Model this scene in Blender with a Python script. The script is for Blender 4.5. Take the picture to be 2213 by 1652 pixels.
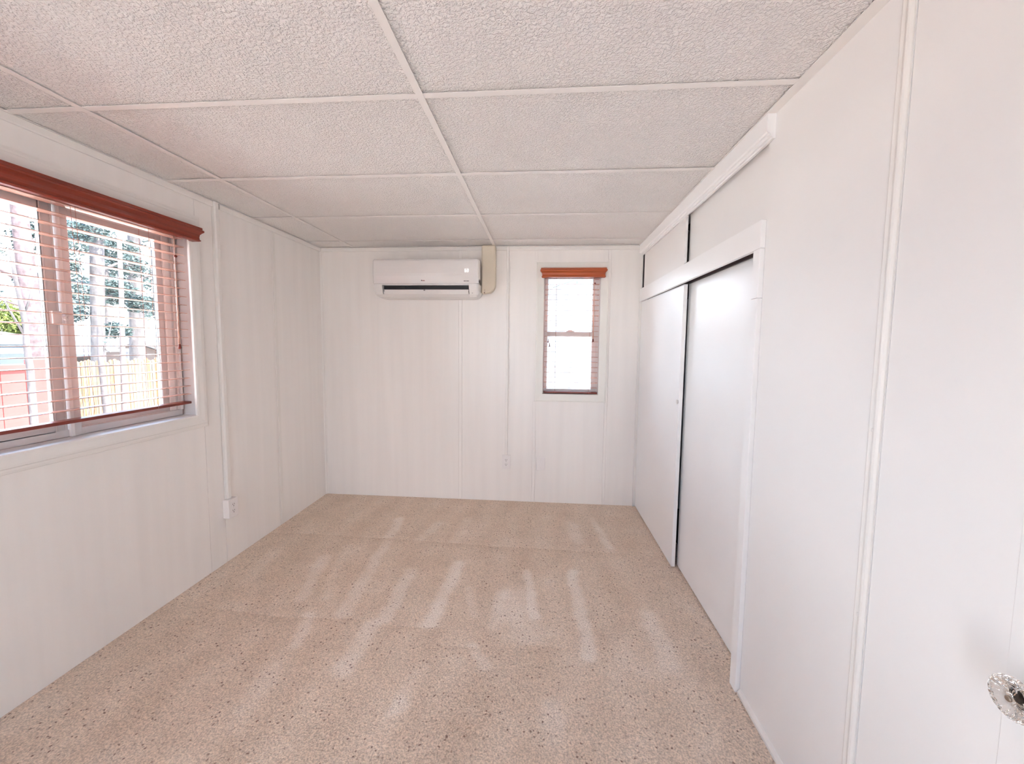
import bpy, bmesh, math, random
import numpy as np
from mathutils import Vector, Matrix

random.seed(7)
rng = np.random.default_rng(7)
sc = bpy.context.scene
for o in list(bpy.data.objects):
    bpy.data.objects.remove(o)
COL = sc.collection
PI = math.pi

# ------------------------------------------------------------------ camera
F_PX, YAW, PITCH, ROLL, EYE, CY = 861.25, .0772, -.0770, .0103, 1.369, 810.8
_F = Vector((-math.sin(YAW) * math.cos(PITCH), math.cos(YAW) * math.cos(PITCH), math.sin(PITCH)))
_R0 = Vector((math.cos(YAW), math.sin(YAW), 0))
_U0 = _R0.cross(_F)
_R = _R0 * math.cos(ROLL) + _U0 * math.sin(ROLL)
_U = -_R0 * math.sin(ROLL) + _U0 * math.cos(ROLL)
cam_d = bpy.data.cameras.new('camera')
cam = bpy.data.objects.new('camera', cam_d)
COL.objects.link(cam)
M = Matrix((_R, _U, -_F)).transposed().to_4x4()
M.translation = Vector((0, 0, EYE))
cam.matrix_world = M
cam_d.sensor_fit = 'HORIZONTAL'
cam_d.sensor_width = 36.0
cam_d.lens = 36.0 * F_PX / 2213.0
cam_d.shift_y = -(826 - CY) / 2213.0
cam_d.clip_start = .02
cam_d.clip_end = 300
sc.camera = cam

# ------------------------------------------------------------------ world, sun, exposure
sc.view_settings.view_transform = 'Standard'
sc.view_settings.look = 'None'
sc.view_settings.gamma = 1.0
sc.view_settings.use_curve_mapping = False
sc.view_settings.exposure = 2.76
sc.cycles.use_denoising = True
sc.cycles.max_bounces = 16
sc.cycles.diffuse_bounces = 12
sc.cycles.glossy_bounces = 6
sc.cycles.transmission_bounces = 12
sc.cycles.transparent_max_bounces = 16
sc.cycles.caustics_reflective = False
sc.cycles.caustics_refractive = False
sc.cycles.sample_clamp_indirect = 6.0

W = bpy.data.worlds.new('sky')
sc.world = W
W.use_nodes = True
wn, wl = W.node_tree.nodes, W.node_tree.links
wn.clear()
w_out = wn.new('ShaderNodeOutputWorld')
w_bg = wn.new('ShaderNodeBackground')
w_tc = wn.new('ShaderNodeTexCoord')
w_sep = wn.new('ShaderNodeSeparateXYZ')
w_ramp = wn.new('ShaderNodeValToRGB')
w_ramp.color_ramp.elements[0].position = 0.0
w_ramp.color_ramp.elements[0].color = (.92, .945, 1.0, 1)
w_ramp.color_ramp.elements[1].position = 0.75
w_ramp.color_ramp.elements[1].color = (.58, .74, 1.0, 1)
wl.new(w_tc.outputs['Generated'], w_sep.inputs[0])
wl.new(w_sep.outputs['Z'], w_ramp.inputs[0])
# broken white cloud over blue gaps
w_nz = wn.new('ShaderNodeTexNoise')
w_nz.inputs['Scale'].default_value = 4.0
w_nz.inputs['Detail'].default_value = 4
w_cr = wn.new('ShaderNodeValToRGB')
w_cr.color_ramp.elements[0].position = .44
w_cr.color_ramp.elements[0].color = (.10, .22, .36, 1)
w_cr.color_ramp.elements[1].position = .52
w_cr.color_ramp.elements[1].color = (1.15, 1.2, 1.25, 1)
w_mx = wn.new('ShaderNodeMix'); w_mx.data_type = 'RGBA'; w_mx.blend_type = 'MULTIPLY'
w_mx.inputs[0].default_value = 1
wl.new(w_tc.outputs['Generated'], w_nz.inputs[0])
wl.new(w_nz.outputs['Fac'], w_cr.inputs[0])
wl.new(w_ramp.outputs[0], w_mx.inputs[6]); wl.new(w_cr.outputs[0], w_mx.inputs[7])
wl.new(w_mx.outputs[2], w_bg.inputs[0])
w_bg.inputs[1].default_value = 2.7
wl.new(w_bg.outputs[0], w_out.inputs[0])

sun_d = bpy.data.lights.new('sun', 'SUN')
sun_d.energy = 9.0
sun_d.angle = .01
sun_d.color = (1.0, .945, .88)
sun = bpy.data.objects.new('sun', sun_d)
COL.objects.link(sun)
sun.rotation_euler = Vector((.47, -.03, .88)).to_track_quat('Z', 'Y').to_euler()


OPEN_W = .42   # width of the doorway added behind the camera, sized for fill daylight
# portals: they only tell the renderer where daylight comes in
def portal(name, loc, look, sx, sy):
    d = bpy.data.lights.new(name, 'AREA')
    d.shape = 'RECTANGLE'
    d.size, d.size_y = sx, sy
    d.cycles.is_portal = True
    o = bpy.data.objects.new(name, d)
    COL.objects.link(o)
    o.location = loc
    o.rotation_euler = Vector(look).to_track_quat('-Z', 'Y').to_euler()
    return o


portal('daylight_portal', (-2.07, 1.545, 1.465), (1, 0, 0), 1.15, 1.1)
portal('daylight_portal', (.23, 3.52, 1.44), (0, -1, 0), .5, 1.05)
portal('daylight_portal', (-.57, -1.62, 1.02), (0, 1, 0), OPEN_W, 2.04)


# ------------------------------------------------------------------ materials
def nt(name):
    m = bpy.data.materials.new(name)
    m.use_nodes = True
    n, l = m.node_tree.nodes, m.node_tree.links
    return m, n, l, n['Principled BSDF']


def mat(name, col, rough=.6, var=0., vscale=(8, 8, 8), bump=0., bscale=60., bdist=.002, spec=.5, metal=0., coat=0.,
        warp=0., detail=3.):
    """principled paint with a little procedural colour variation and relief"""
    m, n, l, p = nt(name)
    p.inputs['Roughness'].default_value = rough
    p.inputs['Metallic'].default_value = metal
    p.inputs['Specular IOR Level'].default_value = spec
    p.inputs['Coat Weight'].default_value = coat
    tc = n.new('ShaderNodeTexCoord')
    mp = n.new('ShaderNodeMapping')
    mp.inputs['Scale'].default_value = vscale
    l.new(tc.outputs['Object'], mp.inputs[0])
    nz = n.new('ShaderNodeTexNoise')
    nz.inputs['Scale'].default_value = 1.0
    nz.inputs['Detail'].default_value = 5
    l.new(mp.outputs[0], nz.inputs[0])
    rp = n.new('ShaderNodeValToRGB')
    rp.color_ramp.elements[0].position = .3
    rp.color_ramp.elements[1].position = .7
    rp.color_ramp.elements[0].color = (*[c * (1 - var) for c in col], 1)
    rp.color_ramp.elements[1].color = (*[min(1, c * (1 + var)) for c in col], 1)
    l.new(nz.outputs['Fac'], rp.inputs[0])
    l.new(rp.outputs[0], p.inputs['Base Color'])
    if bump:
        nb = n.new('ShaderNodeTexNoise')
        nb.inputs['Scale'].default_value = bscale
        nb.inputs['Detail'].default_value = detail
        nb.inputs['Distortion'].default_value = warp
        l.new(tc.outputs['Object'], nb.inputs[0])
        b = n.new('ShaderNodeBump')
        b.inputs['Strength'].default_value = bump
        b.inputs['Distance'].default_value = bdist
        l.new(nb.outputs['Fac'], b.inputs['Height'])
        l.new(b.outputs[0], p.inputs['Normal'])
    return m


MT = {}
MT['wall'] = mat('painted_panel_wall', (.86, .835, .81), .48, .024, (15, 15, .8), .12, 90, .0008)
MT['wall_r'] = mat('satin_white_wall', (.86, .85, .84), .36, .01, (3, 3, 3), .06, 70, .0006)
MT['trim'] = mat('white_trim_paint', (.82, .80, .77), .42, .01, (6, 6, 6), .05, 60, .0006)
MT['door'] = mat('white_door_paint', (.91, .91, .91), .34, .01, (3, 3, 3), .06, 40, .0006)
MT['sill'] = mat('skylight_whitened_sill', (.93, .93, .93), .3)  # whiter than the walls, standing in for skylight on the sill
MT['casing'] = mat('cream_casing_paint', (.80, .79, .745), .42, .01, (6, 6, 6), .05, 60, .0006)
MT['tee'] = mat('ceiling_grid_enamel', (.86, .835, .81), .45, .01)
MT['void'] = mat('dark_cavity', (.02, .012, .01), .9)
MT['shadow_plastic'] = mat('dark_plastic', (.012, .012, .014), .35)
MT['ac'] = mat('glossy_white_plastic', (.82, .80, .79), .07, .004, (3, 3, 3), 0, spec=.9, coat=1.0)
MT['ac_matt'] = mat('white_plastic', (.80, .785, .77), .35)
MT['duct'] = mat('aged_ivory_plastic', (.73, .655, .53), .45, .04, (9, 9, 9))
MT['plastic'] = mat('outlet_white_plastic', (.84, .81, .80), .35)
MT['slot'] = mat('outlet_slot', (.05, .03, .03), .6)
MT['val'] = mat('mahogany_valance', (.24, .028, .008), .42, .22, (40, 3, 60), .1, 50, .001, coat=.1)
MT['val_y'] = mat('mahogany_valance_small', (.42, .085, .022), .38, .22, (3, 40, 60), .1, 50, .001, coat=.1)
MT['slat'] = mat('mahogany_slat', (.70, .40, .31), .22, .10, (30, 3, 30), coat=.6)
MT['rail'] = mat('mahogany_rail', (.20, .035, .022), .38, .12, (30, 3, 30))
MT['cord'] = mat('rust_cord', (.42, .20, .16), .7)
MT['vinyl'] = mat('grey_white_aluminium', (.72, .705, .695), .32, .01)
MT['alu'] = mat('grey_aluminium', (.60, .59, .585), .35, .02)
MT['white_vinyl'] = mat('white_vinyl', (.88, .86, .84), .35, .01)
MT['chrome'] = mat('brushed_metal', (.82, .80, .76), .4, metal=1.)
MT['brass'] = mat('dark_metal', (.34, .28, .23), .4, metal=1.)
MT['ink'] = mat('dark_print', (.06, .04, .04), .5)
MT['ink_red'] = mat('dull_red_print', (.30, .10, .09), .5)


def wood_mat(name, col, var, sx, sz, rough=.8):
    return mat(name, col, rough, var, (sx, sx, sz), .2, 30, .003)


def m_ceiling():
    m, n, l, p = nt('embossed_ceiling_tile')
    tc = n.new('ShaderNodeTexCoord')
    p.inputs['Roughness'].default_value = .55
    nz = n.new('ShaderNodeTexNoise')
    nz.inputs['Scale'].default_value = 1.6
    nz.inputs['Detail'].default_value = 2
    l.new(tc.outputs['Object'], nz.inputs[0])
    rp = n.new('ShaderNodeValToRGB')
    rp.color_ramp.elements[0].position = .35
    rp.color_ramp.elements[0].color = (.90, .875, .85, 1)
    rp.color_ramp.elements[1].position = .65
    rp.color_ramp.elements[1].color = (.93, .91, .89, 1)
    l.new(nz.outputs['Fac'], rp.inputs[0])
    l.new(rp.outputs[0], p.inputs['Base Color'])
    a = n.new('ShaderNodeTexNoise')
    a.inputs['Scale'].default_value = 112
    a.inputs['Detail'].default_value = 1.5
    a.inputs['Distortion'].default_value = .6
    l.new(tc.outputs['Object'], a.inputs[0])
    r2 = n.new('ShaderNodeValToRGB')
    r2.color_ramp.elements[0].position = .38
    r2.color_ramp.elements[1].position = .62
    l.new(a.outputs['Fac'], r2.inputs[0])
    b = n.new('ShaderNodeBump')
    b.inputs['Strength'].default_value = .9
    b.inputs['Distance'].default_value = .0052
    l.new(r2.outputs[0], b.inputs['Height'])
    l.new(b.outputs[0], p.inputs['Normal'])
    return m


MT['tile'] = m_ceiling()


def m_carpet():
    m, n, l, p = nt('beige_cut_pile_carpet')
    p.inputs['Roughness'].default_value = 1.0
    p.inputs['Specular IOR Level'].default_value = .05
    p.inputs['Sheen Weight'].default_value = .0
    p.inputs['Sheen Roughness'].default_value = .5
    tc = n.new('ShaderNodeTexCoord')
    at = n.new('ShaderNodeAttribute')
    at.attribute_name = 'pile'
    big = n.new('ShaderNodeTexNoise')
    big.inputs['Scale'].default_value = 3.5
    big.inputs['Detail'].default_value = 6
    big.inputs['Roughness'].default_value = .65
    l.new(tc.outputs['Object'], big.inputs[0])
    ad = n.new('ShaderNodeMath'); ad.operation = 'MULTIPLY_ADD'
    ad.inputs[1].default_value = .55
    l.new(big.outputs['Fac'], ad.inputs[0])
    l.new(at.outputs['Fac'], ad.inputs[2])
    rp = n.new('ShaderNodeValToRGB')
    e = rp.color_ramp.elements
    e[0].position = .35; e[0].color = (.67, .52, .405, 1)
    e[1].position = 1.15 if False else 1.0; e[1].color = (.97, .87, .775, 1)
    e2 = rp.color_ramp.elements.new(.72); e2.color = (.83, .69, .57, 1)
    l.new(ad.outputs[0], rp.inputs[0])
    fine = n.new('ShaderNodeTexNoise')
    fine.inputs['Scale'].default_value = 170
    fine.inputs['Detail'].default_value = 2
    l.new(tc.outputs['Object'], fine.inputs[0])
    fr = n.new('ShaderNodeMapRange')
    fr.inputs[1].default_value = .3; fr.inputs[2].default_value = .7
    fr.inputs[3].default_value = .72; fr.inputs[4].default_value = 1.18
    l.new(fine.outputs['Fac'], fr.inputs[0])
    mu = n.new('ShaderNodeMix'); mu.data_type = 'RGBA'; mu.blend_type = 'MULTIPLY'
    mu.inputs[0].default_value = 1
    l.new(rp.outputs[0], mu.inputs[6]); l.new(fr.outputs[0], mu.inputs[7])
    # sparse dark pits between the tufts
    vo = n.new('ShaderNodeTexVoronoi')
    vo.inputs['Scale'].default_value = 62
    vo.inputs['Randomness'].default_value = 1
    wn_ = n.new('ShaderNodeTexNoise'); wn_.inputs['Scale'].default_value = 60; wn_.inputs['Detail'].default_value = 3
    l.new(tc.outputs['Object'], wn_.inputs[0])
    wv = n.new('ShaderNodeVectorMath'); wv.operation = 'MULTIPLY_ADD'
    wv.inputs[1].default_value = (.016, .016, .016)
    l.new(wn_.outputs['Color'], wv.inputs[0]); l.new(tc.outputs['Object'], wv.inputs[2])
    l.new(wv.outputs[0], vo.inputs[0])
    sx = n.new('ShaderNodeSeparateColor')
    l.new(vo.outputs['Color'], sx.inputs[0])
    pick = n.new('ShaderNodeMath'); pick.operation = 'GREATER_THAN'
    pick.inputs[1].default_value = .66
    l.new(sx.outputs[0], pick.inputs[0])
    near = n.new('ShaderNodeMapRange')
    near.inputs[1].default_value = .14; near.inputs[2].default_value = .34
    near.inputs[3].default_value = 1; near.inputs[4].default_value = 0
    l.new(vo.outputs['Distance'], near.inputs[0])
    n3 = n.new('ShaderNodeTexNoise'); n3.inputs['Scale'].default_value = 7
    l.new(tc.outputs['Object'], n3.inputs[0])
    n3r = n.new('ShaderNodeMapRange')
    n3r.inputs[1].default_value = .30; n3r.inputs[2].default_value = .56
    l.new(n3.outputs['Fac'], n3r.inputs[0])
    m1 = n.new('ShaderNodeMath'); m1.operation = 'MULTIPLY'
    l.new(pick.outputs[0], m1.inputs[0]); l.new(near.outputs[0], m1.inputs[1])
    m2 = n.new('ShaderNodeMath'); m2.operation = 'MULTIPLY'
    l.new(m1.outputs[0], m2.inputs[0]); l.new(n3r.outputs[0], m2.inputs[1])
    m3 = n.new('ShaderNodeMath'); m3.operation = 'MULTIPLY'; m3.inputs[1].default_value = .8
    l.new(m2.outputs[0], m3.inputs[0])
    mx = n.new('ShaderNodeMix'); mx.data_type = 'RGBA'
    l.new(m3.outputs[0], mx.inputs[0]); l.new(mu.outputs[2], mx.inputs[6])
    mx.inputs[7].default_value = (.19, .095, .07, 1)
    l.new(mx.outputs[2], p.inputs['Base Color'])
    # relief
    f2 = n.new('ShaderNodeTexNoise'); f2.inputs['Scale'].default_value = 110; f2.inputs['Detail'].default_value = 4
    f2.inputs['Distortion'].default_value = .6
    l.new(tc.outputs['Object'], f2.inputs[0])
    b = n.new('ShaderNodeBump'); b.inputs['Strength'].default_value = 1.0; b.inputs['Distance'].default_value = .010
    l.new(f2.outputs['Fac'], b.inputs['Height'])
    l.new(b.outputs[0], p.inputs['Normal'])
    return m


MT['carpet'] = m_carpet()


def m_glass():
    m, n, l, p = nt('window_glass')
    n.remove(p)
    o = n['Material Output']
    t = n.new('ShaderNodeBsdfTransparent'); t.inputs[0].default_value = (.97, .985, .98, 1)
    g = n.new('ShaderNodeBsdfGlossy'); g.inputs['Roughness'].default_value = .02
    f = n.new('ShaderNodeFresnel'); f.inputs[0].default_value = 1.25
    x = n.new('ShaderNodeMixShader')
    l.new(f.outputs[0], x.inputs[0]); l.new(t.outputs[0], x.inputs[1]); l.new(g.outputs[0], x.inputs[2])
    l.new(x.outputs[0], o.inputs[0])
    return m


MT['glass'] = m_glass()


def m_crystal():
    m, n, l, p = nt('cut_crystal')
    p.inputs['Base Color'].default_value = (.84, .79, .75, 1)
    p.inputs['Transmission Weight'].default_value = 1
    p.inputs['Roughness'].default_value = .03
    p.inputs['IOR'].default_value = 1.52
    return m


MT['crystal'] = m_crystal()


def m_emit(name, col, s):
    m, n, l, p = nt(name)
    p.inputs['Emission Color'].default_value = (*col, 1)
    p.inputs['Emission Strength'].default_value = s
    return m


MT['led'] = m_emit('lit_display', (1, .98, .97), .2)


def m_brickish(name, col, col2, sx, sz, off=.5):
    """lapped siding / boards: lines drawn by a wave across the object"""
    m, n, l, p = nt(name)
    p.inputs['Roughness'].default_value = .7
    tc = n.new('ShaderNodeTexCoord')
    mp = n.new('ShaderNodeMapping'); mp.inputs['Scale'].default_value = (sx, sx, sz)
    l.new(tc.outputs['Object'], mp.inputs[0])
    nz = n.new('ShaderNodeTexNoise'); nz.inputs['Scale'].default_value = 1; nz.inputs['Detail'].default_value = 3
    l.new(mp.outputs[0], nz.inputs[0])
    rp = n.new('ShaderNodeValToRGB')
    rp.color_ramp.elements[0].position = .35; rp.color_ramp.elements[0].color = (*col, 1)
    rp.color_ramp.elements[1].position = .65; rp.color_ramp.elements[1].color = (*col2, 1)
    l.new(nz.outputs['Fac'], rp.inputs[0]); l.new(rp.outputs[0], p.inputs['Base Color'])
    return m


# ------------------------------------------------------------------ mesh helpers
def box(bm, x0, x1, y0, y1, z0, z1):
    v = [bm.verts.new(c) for c in ((x0, y0, z0), (x1, y0, z0), (x1, y1, z0), (x0, y1, z0),
                                   (x0, y0, z1), (x1, y0, z1), (x1, y1, z1), (x0, y1, z1))]
    for f in ((0, 3, 2, 1), (4, 5, 6, 7), (0, 1, 5, 4), (1, 2, 6, 5), (2, 3, 7, 6), (3, 0, 4, 7)):
        bm.faces.new([v[i] for i in f])
    return v


def prism(bm, pts, axis, a, b):
    """polygon pts (2D) extruded along axis from a to b; pts are the other two coords in xyz order"""
    def P(p, t):
        return (t, *p) if axis == 0 else ((p[0], t, p[1]) if axis == 1 else (*p, t))
    A = [bm.verts.new(P(p, a)) for p in pts]
    B = [bm.verts.new(P(p, b)) for p in pts]
    k = len(pts)
    bm.faces.new(A[::-1]); bm.faces.new(B)
    for i in range(k):
        bm.faces.new((A[i], A[(i + 1) % k], B[(i + 1) % k], B[i]))


def loft(bm, rings, cap=True):
    R = [[bm.verts.new(p) for p in r] for r in rings]
    k = len(R[0])
    for a, b in zip(R, R[1:]):
        for i in range(k):
            bm.faces.new((a[i], a[(i + 1) % k], b[(i + 1) % k], b[i]))
    if cap:
        bm.faces.new(R[0][::-1]); bm.faces.new(R[-1])


def tube(bm, pts, radii, k=8):
    rings = []
    P = [Vector(p) for p in pts]
    if not hasattr(radii, '__len__'):
        radii = [radii] * len(P)
    up = Vector((.31, .47, .83))
    for i, p in enumerate(P):
        d = (P[min(i + 1, len(P) - 1)] - P[max(i - 1, 0)]).normalized()
        s = d.cross(up).normalized(); t = d.cross(s).normalized()
        rings.append([p + (s * math.cos(2 * PI * j / k) + t * math.sin(2 * PI * j / k)) * radii[i] for j in range(k)])
    loft(bm, rings)


def sweep(bm, path, prof, to3d, closed):
    """mitred sweep of a profile (off, height) along a 2D path; to3d(u, v, height) -> xyz; off is to the left-hand side"""
    P = [Vector(p) for p in path]
    k = len(P)
    rings = []
    for i in range(k):
        if closed or 0 < i < k - 1:
            a = (P[i] - P[i - 1]).normalized(); b = (P[(i + 1) % k] - P[i]).normalized()
            na, nb = Vector((-a.y, a.x)), Vector((-b.y, b.x))
            m = (na + nb); m = m / (m.dot(na))
        else:
            a = (P[1] - P[0]) if i == 0 else (P[-1] - P[-2])
            a = a.normalized(); m = Vector((-a.y, a.x))
        rings.append([to3d(*(P[i] + m * o), h) for o, h in prof])
    R = [[bm.verts.new(p) for p in r] for r in rings]
    n = len(prof)
    for i in range(k if closed else k - 1):
        a, b = R[i], R[(i + 1) % k]
        for j in range(n):
            bm.faces.new((a[j], a[(j + 1) % n], b[(j + 1) % n], b[j]))
    if not closed:
        bm.faces.new(R[0][::-1]); bm.faces.new(R[-1])


def link(name, bm, m, parent=None, smooth=False, bevel=0., seg=2, mats=None):
    bmesh.ops.remove_doubles(bm, verts=bm.verts, dist=1e-6)
    bmesh.ops.recalc_face_normals(bm, faces=bm.faces)
    me = bpy.data.meshes.new(name)
    bm.to_mesh(me); bm.free()
    o = bpy.data.objects.new(name, me)
    COL.objects.link(o)
    for x in (mats or [m]):
        me.materials.append(MT[x] if isinstance(x, str) else x)
    if smooth:
        for p in me.polygons:
            p.use_smooth = True
    if bevel:
        b = o.modifiers.new('bevel', 'BEVEL')
        b.width = bevel; b.segments = seg; b.limit_method = 'ANGLE'; b.angle_limit = .6
        b.harden_normals = False
    if parent is not None:
        o.parent = parent
        o.matrix_parent_inverse = parent.matrix_world.inverted()
    return o


def mk(name, fn, m, parent=None, **k):
    bm = bmesh.new()
    fn(bm)
    return link(name, bm, m, parent, **k)


def bxo(name, m, x0, x1, y0, y1, z0, z1, parent=None, **k):
    return mk(name, lambda b: box(b, x0, x1, y0, y1, z0, z1), m, parent, **k)


def struct(o, label=None):
    o['kind'] = 'structure'
    if label:
        o['label'] = label
    return o


def empty(name, loc=(0, 0, 0)):
    o = bpy.data.objects.new(name, None)
    o.empty_display_size = .05
    COL.objects.link(o)
    o.location = loc
    o.matrix_world = Matrix.Translation(loc)
    return o


def tag(o, label, cat, group=None, kind=None):
    o['label'] = label; o['category'] = cat
    if group: o['group'] = group
    if kind: o['kind'] = kind
    return o


XL, XR, YB, ZC = -1.94, .7976, 3.39, 2.184
Y0 = -1.5      # the room runs on behind the camera to the added doorway

# ------------------------------------------------------------------ floor
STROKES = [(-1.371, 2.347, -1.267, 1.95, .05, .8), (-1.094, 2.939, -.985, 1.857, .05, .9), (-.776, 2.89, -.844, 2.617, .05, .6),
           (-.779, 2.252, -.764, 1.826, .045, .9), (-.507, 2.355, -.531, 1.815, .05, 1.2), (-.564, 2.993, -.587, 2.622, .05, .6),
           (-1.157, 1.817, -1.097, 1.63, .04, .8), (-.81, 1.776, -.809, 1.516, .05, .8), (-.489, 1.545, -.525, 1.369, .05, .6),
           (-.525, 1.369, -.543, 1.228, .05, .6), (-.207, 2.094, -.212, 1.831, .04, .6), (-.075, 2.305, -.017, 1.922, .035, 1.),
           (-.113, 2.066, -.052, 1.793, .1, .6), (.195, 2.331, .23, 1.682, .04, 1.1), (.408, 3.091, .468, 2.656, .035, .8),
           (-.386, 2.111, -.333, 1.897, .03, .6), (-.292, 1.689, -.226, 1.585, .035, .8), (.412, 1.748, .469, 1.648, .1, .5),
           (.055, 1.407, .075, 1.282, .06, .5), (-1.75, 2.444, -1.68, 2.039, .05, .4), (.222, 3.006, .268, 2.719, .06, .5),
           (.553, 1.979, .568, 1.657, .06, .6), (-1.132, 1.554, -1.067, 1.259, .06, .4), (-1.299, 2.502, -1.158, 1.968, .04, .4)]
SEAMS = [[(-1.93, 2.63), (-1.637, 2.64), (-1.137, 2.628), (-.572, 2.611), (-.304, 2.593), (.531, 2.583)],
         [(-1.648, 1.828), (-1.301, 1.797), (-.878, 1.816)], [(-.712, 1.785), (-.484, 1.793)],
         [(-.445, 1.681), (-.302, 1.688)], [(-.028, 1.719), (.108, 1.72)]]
DARK = [(-.238, 1.448, .12), (-.622, 1.231, .15), (-.256, 1.263, .14), (.126, 1.265, .1), (-1.217, 2.281, .1), (-.444, 2.33, .06),
        (.316, 1.796, .1), (-.146, 1.436, .1), (-.383, 1.252, .15), (-1.448, 1.244, .15), (-1.596, 1.713, .12)]


def seg_d(X, Y, a, b, c, d):
    vx, vy = c - a, d - b
    L2 = vx * vx + vy * vy
    t = np.clip(((X - a) * vx + (Y - b) * vy) / L2, 0, 1)
    return np.hypot(X - a - t * vx, Y - b - t * vy), t


def floor():
    nx, ny = 300, 520
    x1 = .95
    xs = np.linspace(XL - .02, x1, nx); ys = np.linspace(Y0, YB + .02, ny)
    X, Y = np.meshgrid(xs, ys)
    wob = .0045 * np.sin(Y * 23 + 3 * X) + .004 * np.sin(X * 31 - 2 * Y) + .003 * np.sin(Y * 71 + 9 * X)
    v = np.zeros_like(X)
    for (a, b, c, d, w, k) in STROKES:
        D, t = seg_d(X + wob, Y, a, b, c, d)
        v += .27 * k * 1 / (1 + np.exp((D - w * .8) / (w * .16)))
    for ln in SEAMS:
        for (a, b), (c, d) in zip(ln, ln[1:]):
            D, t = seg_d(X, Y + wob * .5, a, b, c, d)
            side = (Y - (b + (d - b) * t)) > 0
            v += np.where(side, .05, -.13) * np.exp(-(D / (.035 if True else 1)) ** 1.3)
    for a, b, r in DARK:
        v -= .10 * np.exp(-((X - a) ** 2 + (Y - b) ** 2) / (r * r) * 1.5)
    z = np.clip(v, -.3, .5) * .006
    # soft vacuum tracks everywhere; sheen of the leaning pile is put into the colour
    v += .04 * np.sin((X + .06 * np.sin(Y * 3)) * 26)
    me = bpy.data.meshes.new('floor')
    vs = np.stack([X, Y, z - .002], -1).reshape(-1, 3)
    idx = np.arange(nx * ny).reshape(ny, nx)
    fa = np.stack([idx[:-1, :-1], idx[:-1, 1:], idx[1:, 1:], idx[1:, :-1]], -1).reshape(-1, 4)
    me.from_pydata(vs.tolist(), [], fa.tolist())
    at = me.attributes.new('pile', 'FLOAT', 'POINT')
    at.data.foreach_set('value', (v.reshape(-1) + .40).astype(np.float32))
    me.polygons.foreach_set('use_smooth', np.ones(len(fa), bool))
    me.materials.append(MT['carpet'])
    o = bpy.data.objects.new('floor', me)
    COL.objects.link(o)
    return struct(o, 'beige cut pile carpet with vacuum tracks and dark specks')


floor_o = floor()
sub = bxo('trim_1', 'void', XL - .12, 1.5, Y0, YB + .12, -.12, -.012)
struct(sub, 'subfloor below the carpet')

# ------------------------------------------------------------------ ceiling
ceil_o = struct(bxo('ceiling', 'void', XL - .12, 1.5, Y0, YB + .12, 2.30, 2.36), 'suspended ceiling of embossed off-white tiles in a white grid')
roof = struct(bxo('trim_2', 'vinyl', XL - .22, 1.7, Y0 - .6, YB + .25, 2.40, 2.46), 'roof deck above the ceiling')
TX = [XL - 1.0 + .0, -1.637, -.418, XR + .02]
gx = [XL, -1.637, -.418, XR]
gy = [Y0] + [1.3533 + .6096 * k for k in range(-4, 4)] + [YB]
HB = .012
for i in range(3):
    for j in range(len(gy) - 1):
        x0, x1, y0, y1 = gx[i] + .004, gx[i + 1] - .004, gy[j] + .004, gy[j + 1] - .004
        lift = [rng.uniform(.0025, .0065) for _ in range(4)]
        def tile(bm, x0=x0, x1=x1, y0=y0, y1=y1, lift=lift):
            vb = box(bm, x0, x1, y0, y1, ZC, ZC + .014)
            for q in range(4):
                vb[q].co.z += lift[q]; vb[q + 4].co.z += lift[q]
        mk('ceiling_tile', tile, 'tile', ceil_o)
for x in gx[1:3]:
    mk('tee_bar', lambda b, x=x: (box(b, x - HB, x + HB, Y0, YB, ZC - .0025, ZC - .0003), box(b, x - .0015, x + .0015, Y0, YB, ZC - .0003, ZC + .03)), 'tee', ceil_o)
for j, y in enumerate(gy[1:-1]):
    for i in range(3):
        x0, x1 = gx[i] + (HB if i else 0), gx[i + 1] - (HB if i < 2 else 0)
        mk('tee_bar', lambda b, x0=x0, x1=x1, y=y: (box(b, x0, x1, y - HB, y + HB, ZC - .002, ZC), box(b, x0 + .01, x1 - .01, y - .0015, y + .0015, ZC, ZC + .03)), 'tee', ceil_o)
# wall angle all round
WA = .020
mk('wall_angle', lambda b: (box(b, XR - .035, XR, Y0, YB, ZC - .0025, ZC - .0003)), 'tee', ceil_o)
mk('wall_angle', lambda b: (box(b, XL, XL + .012, Y0, YB, ZC - .0025, ZC - .0003)), 'tee', ceil_o)
mk('wall_angle', lambda b: (box(b, XL, XR, YB - WA, YB, ZC - .0025, ZC - .0003)), 'tee', ceil_o)

# ------------------------------------------------------------------ left wall
HY0, HY1, HZ0, HZ1 = .96, 2.10, .950, 1.985      # opening of window_1


def wall_with_hole(bm, rect, hole, to_box):
    (a0, a1, z0, z1), (h0, h1, g0, g1) = rect, hole
    h0, h1 = max(h0, a0), min(h1, a1)
    if h0 >= h1:
        to_box(a0, a1, z0, z1); return
    if a0 < h0: to_box(a0, h0, z0, z1)
    if h1 < a1: to_box(h1, a1, z0, z1)
    to_box(h0, h1, z0, g0); to_box(h0, h1, g1, z1)


def wl_(bm):
    wall_with_hole(bm, (Y0, YB + .12, -.1, 2.36), (HY0, HY1, HZ0, HZ1), lambda a, b, c, d: box(bm, XL - .11, XL - .004, a, b, c, d))
    g = .0012
    for a, b in ((Y0, -.3), (-.3, .92), (.92, 2.126), (2.126, 2.2405), (2.2450, 2.752), (2.752, YB)):
        wall_with_hole(bm, (a + g, b - g, -.03, ZC + .02), (HY0, HY1, HZ0, HZ1), lambda p, q, c, d: box(bm, XL - .004, XL, p, q, c, d))


wall_left = struct(mk('wall_left', wl_, 'wall'), 'left wall of white painted panels with the wide window')
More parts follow.
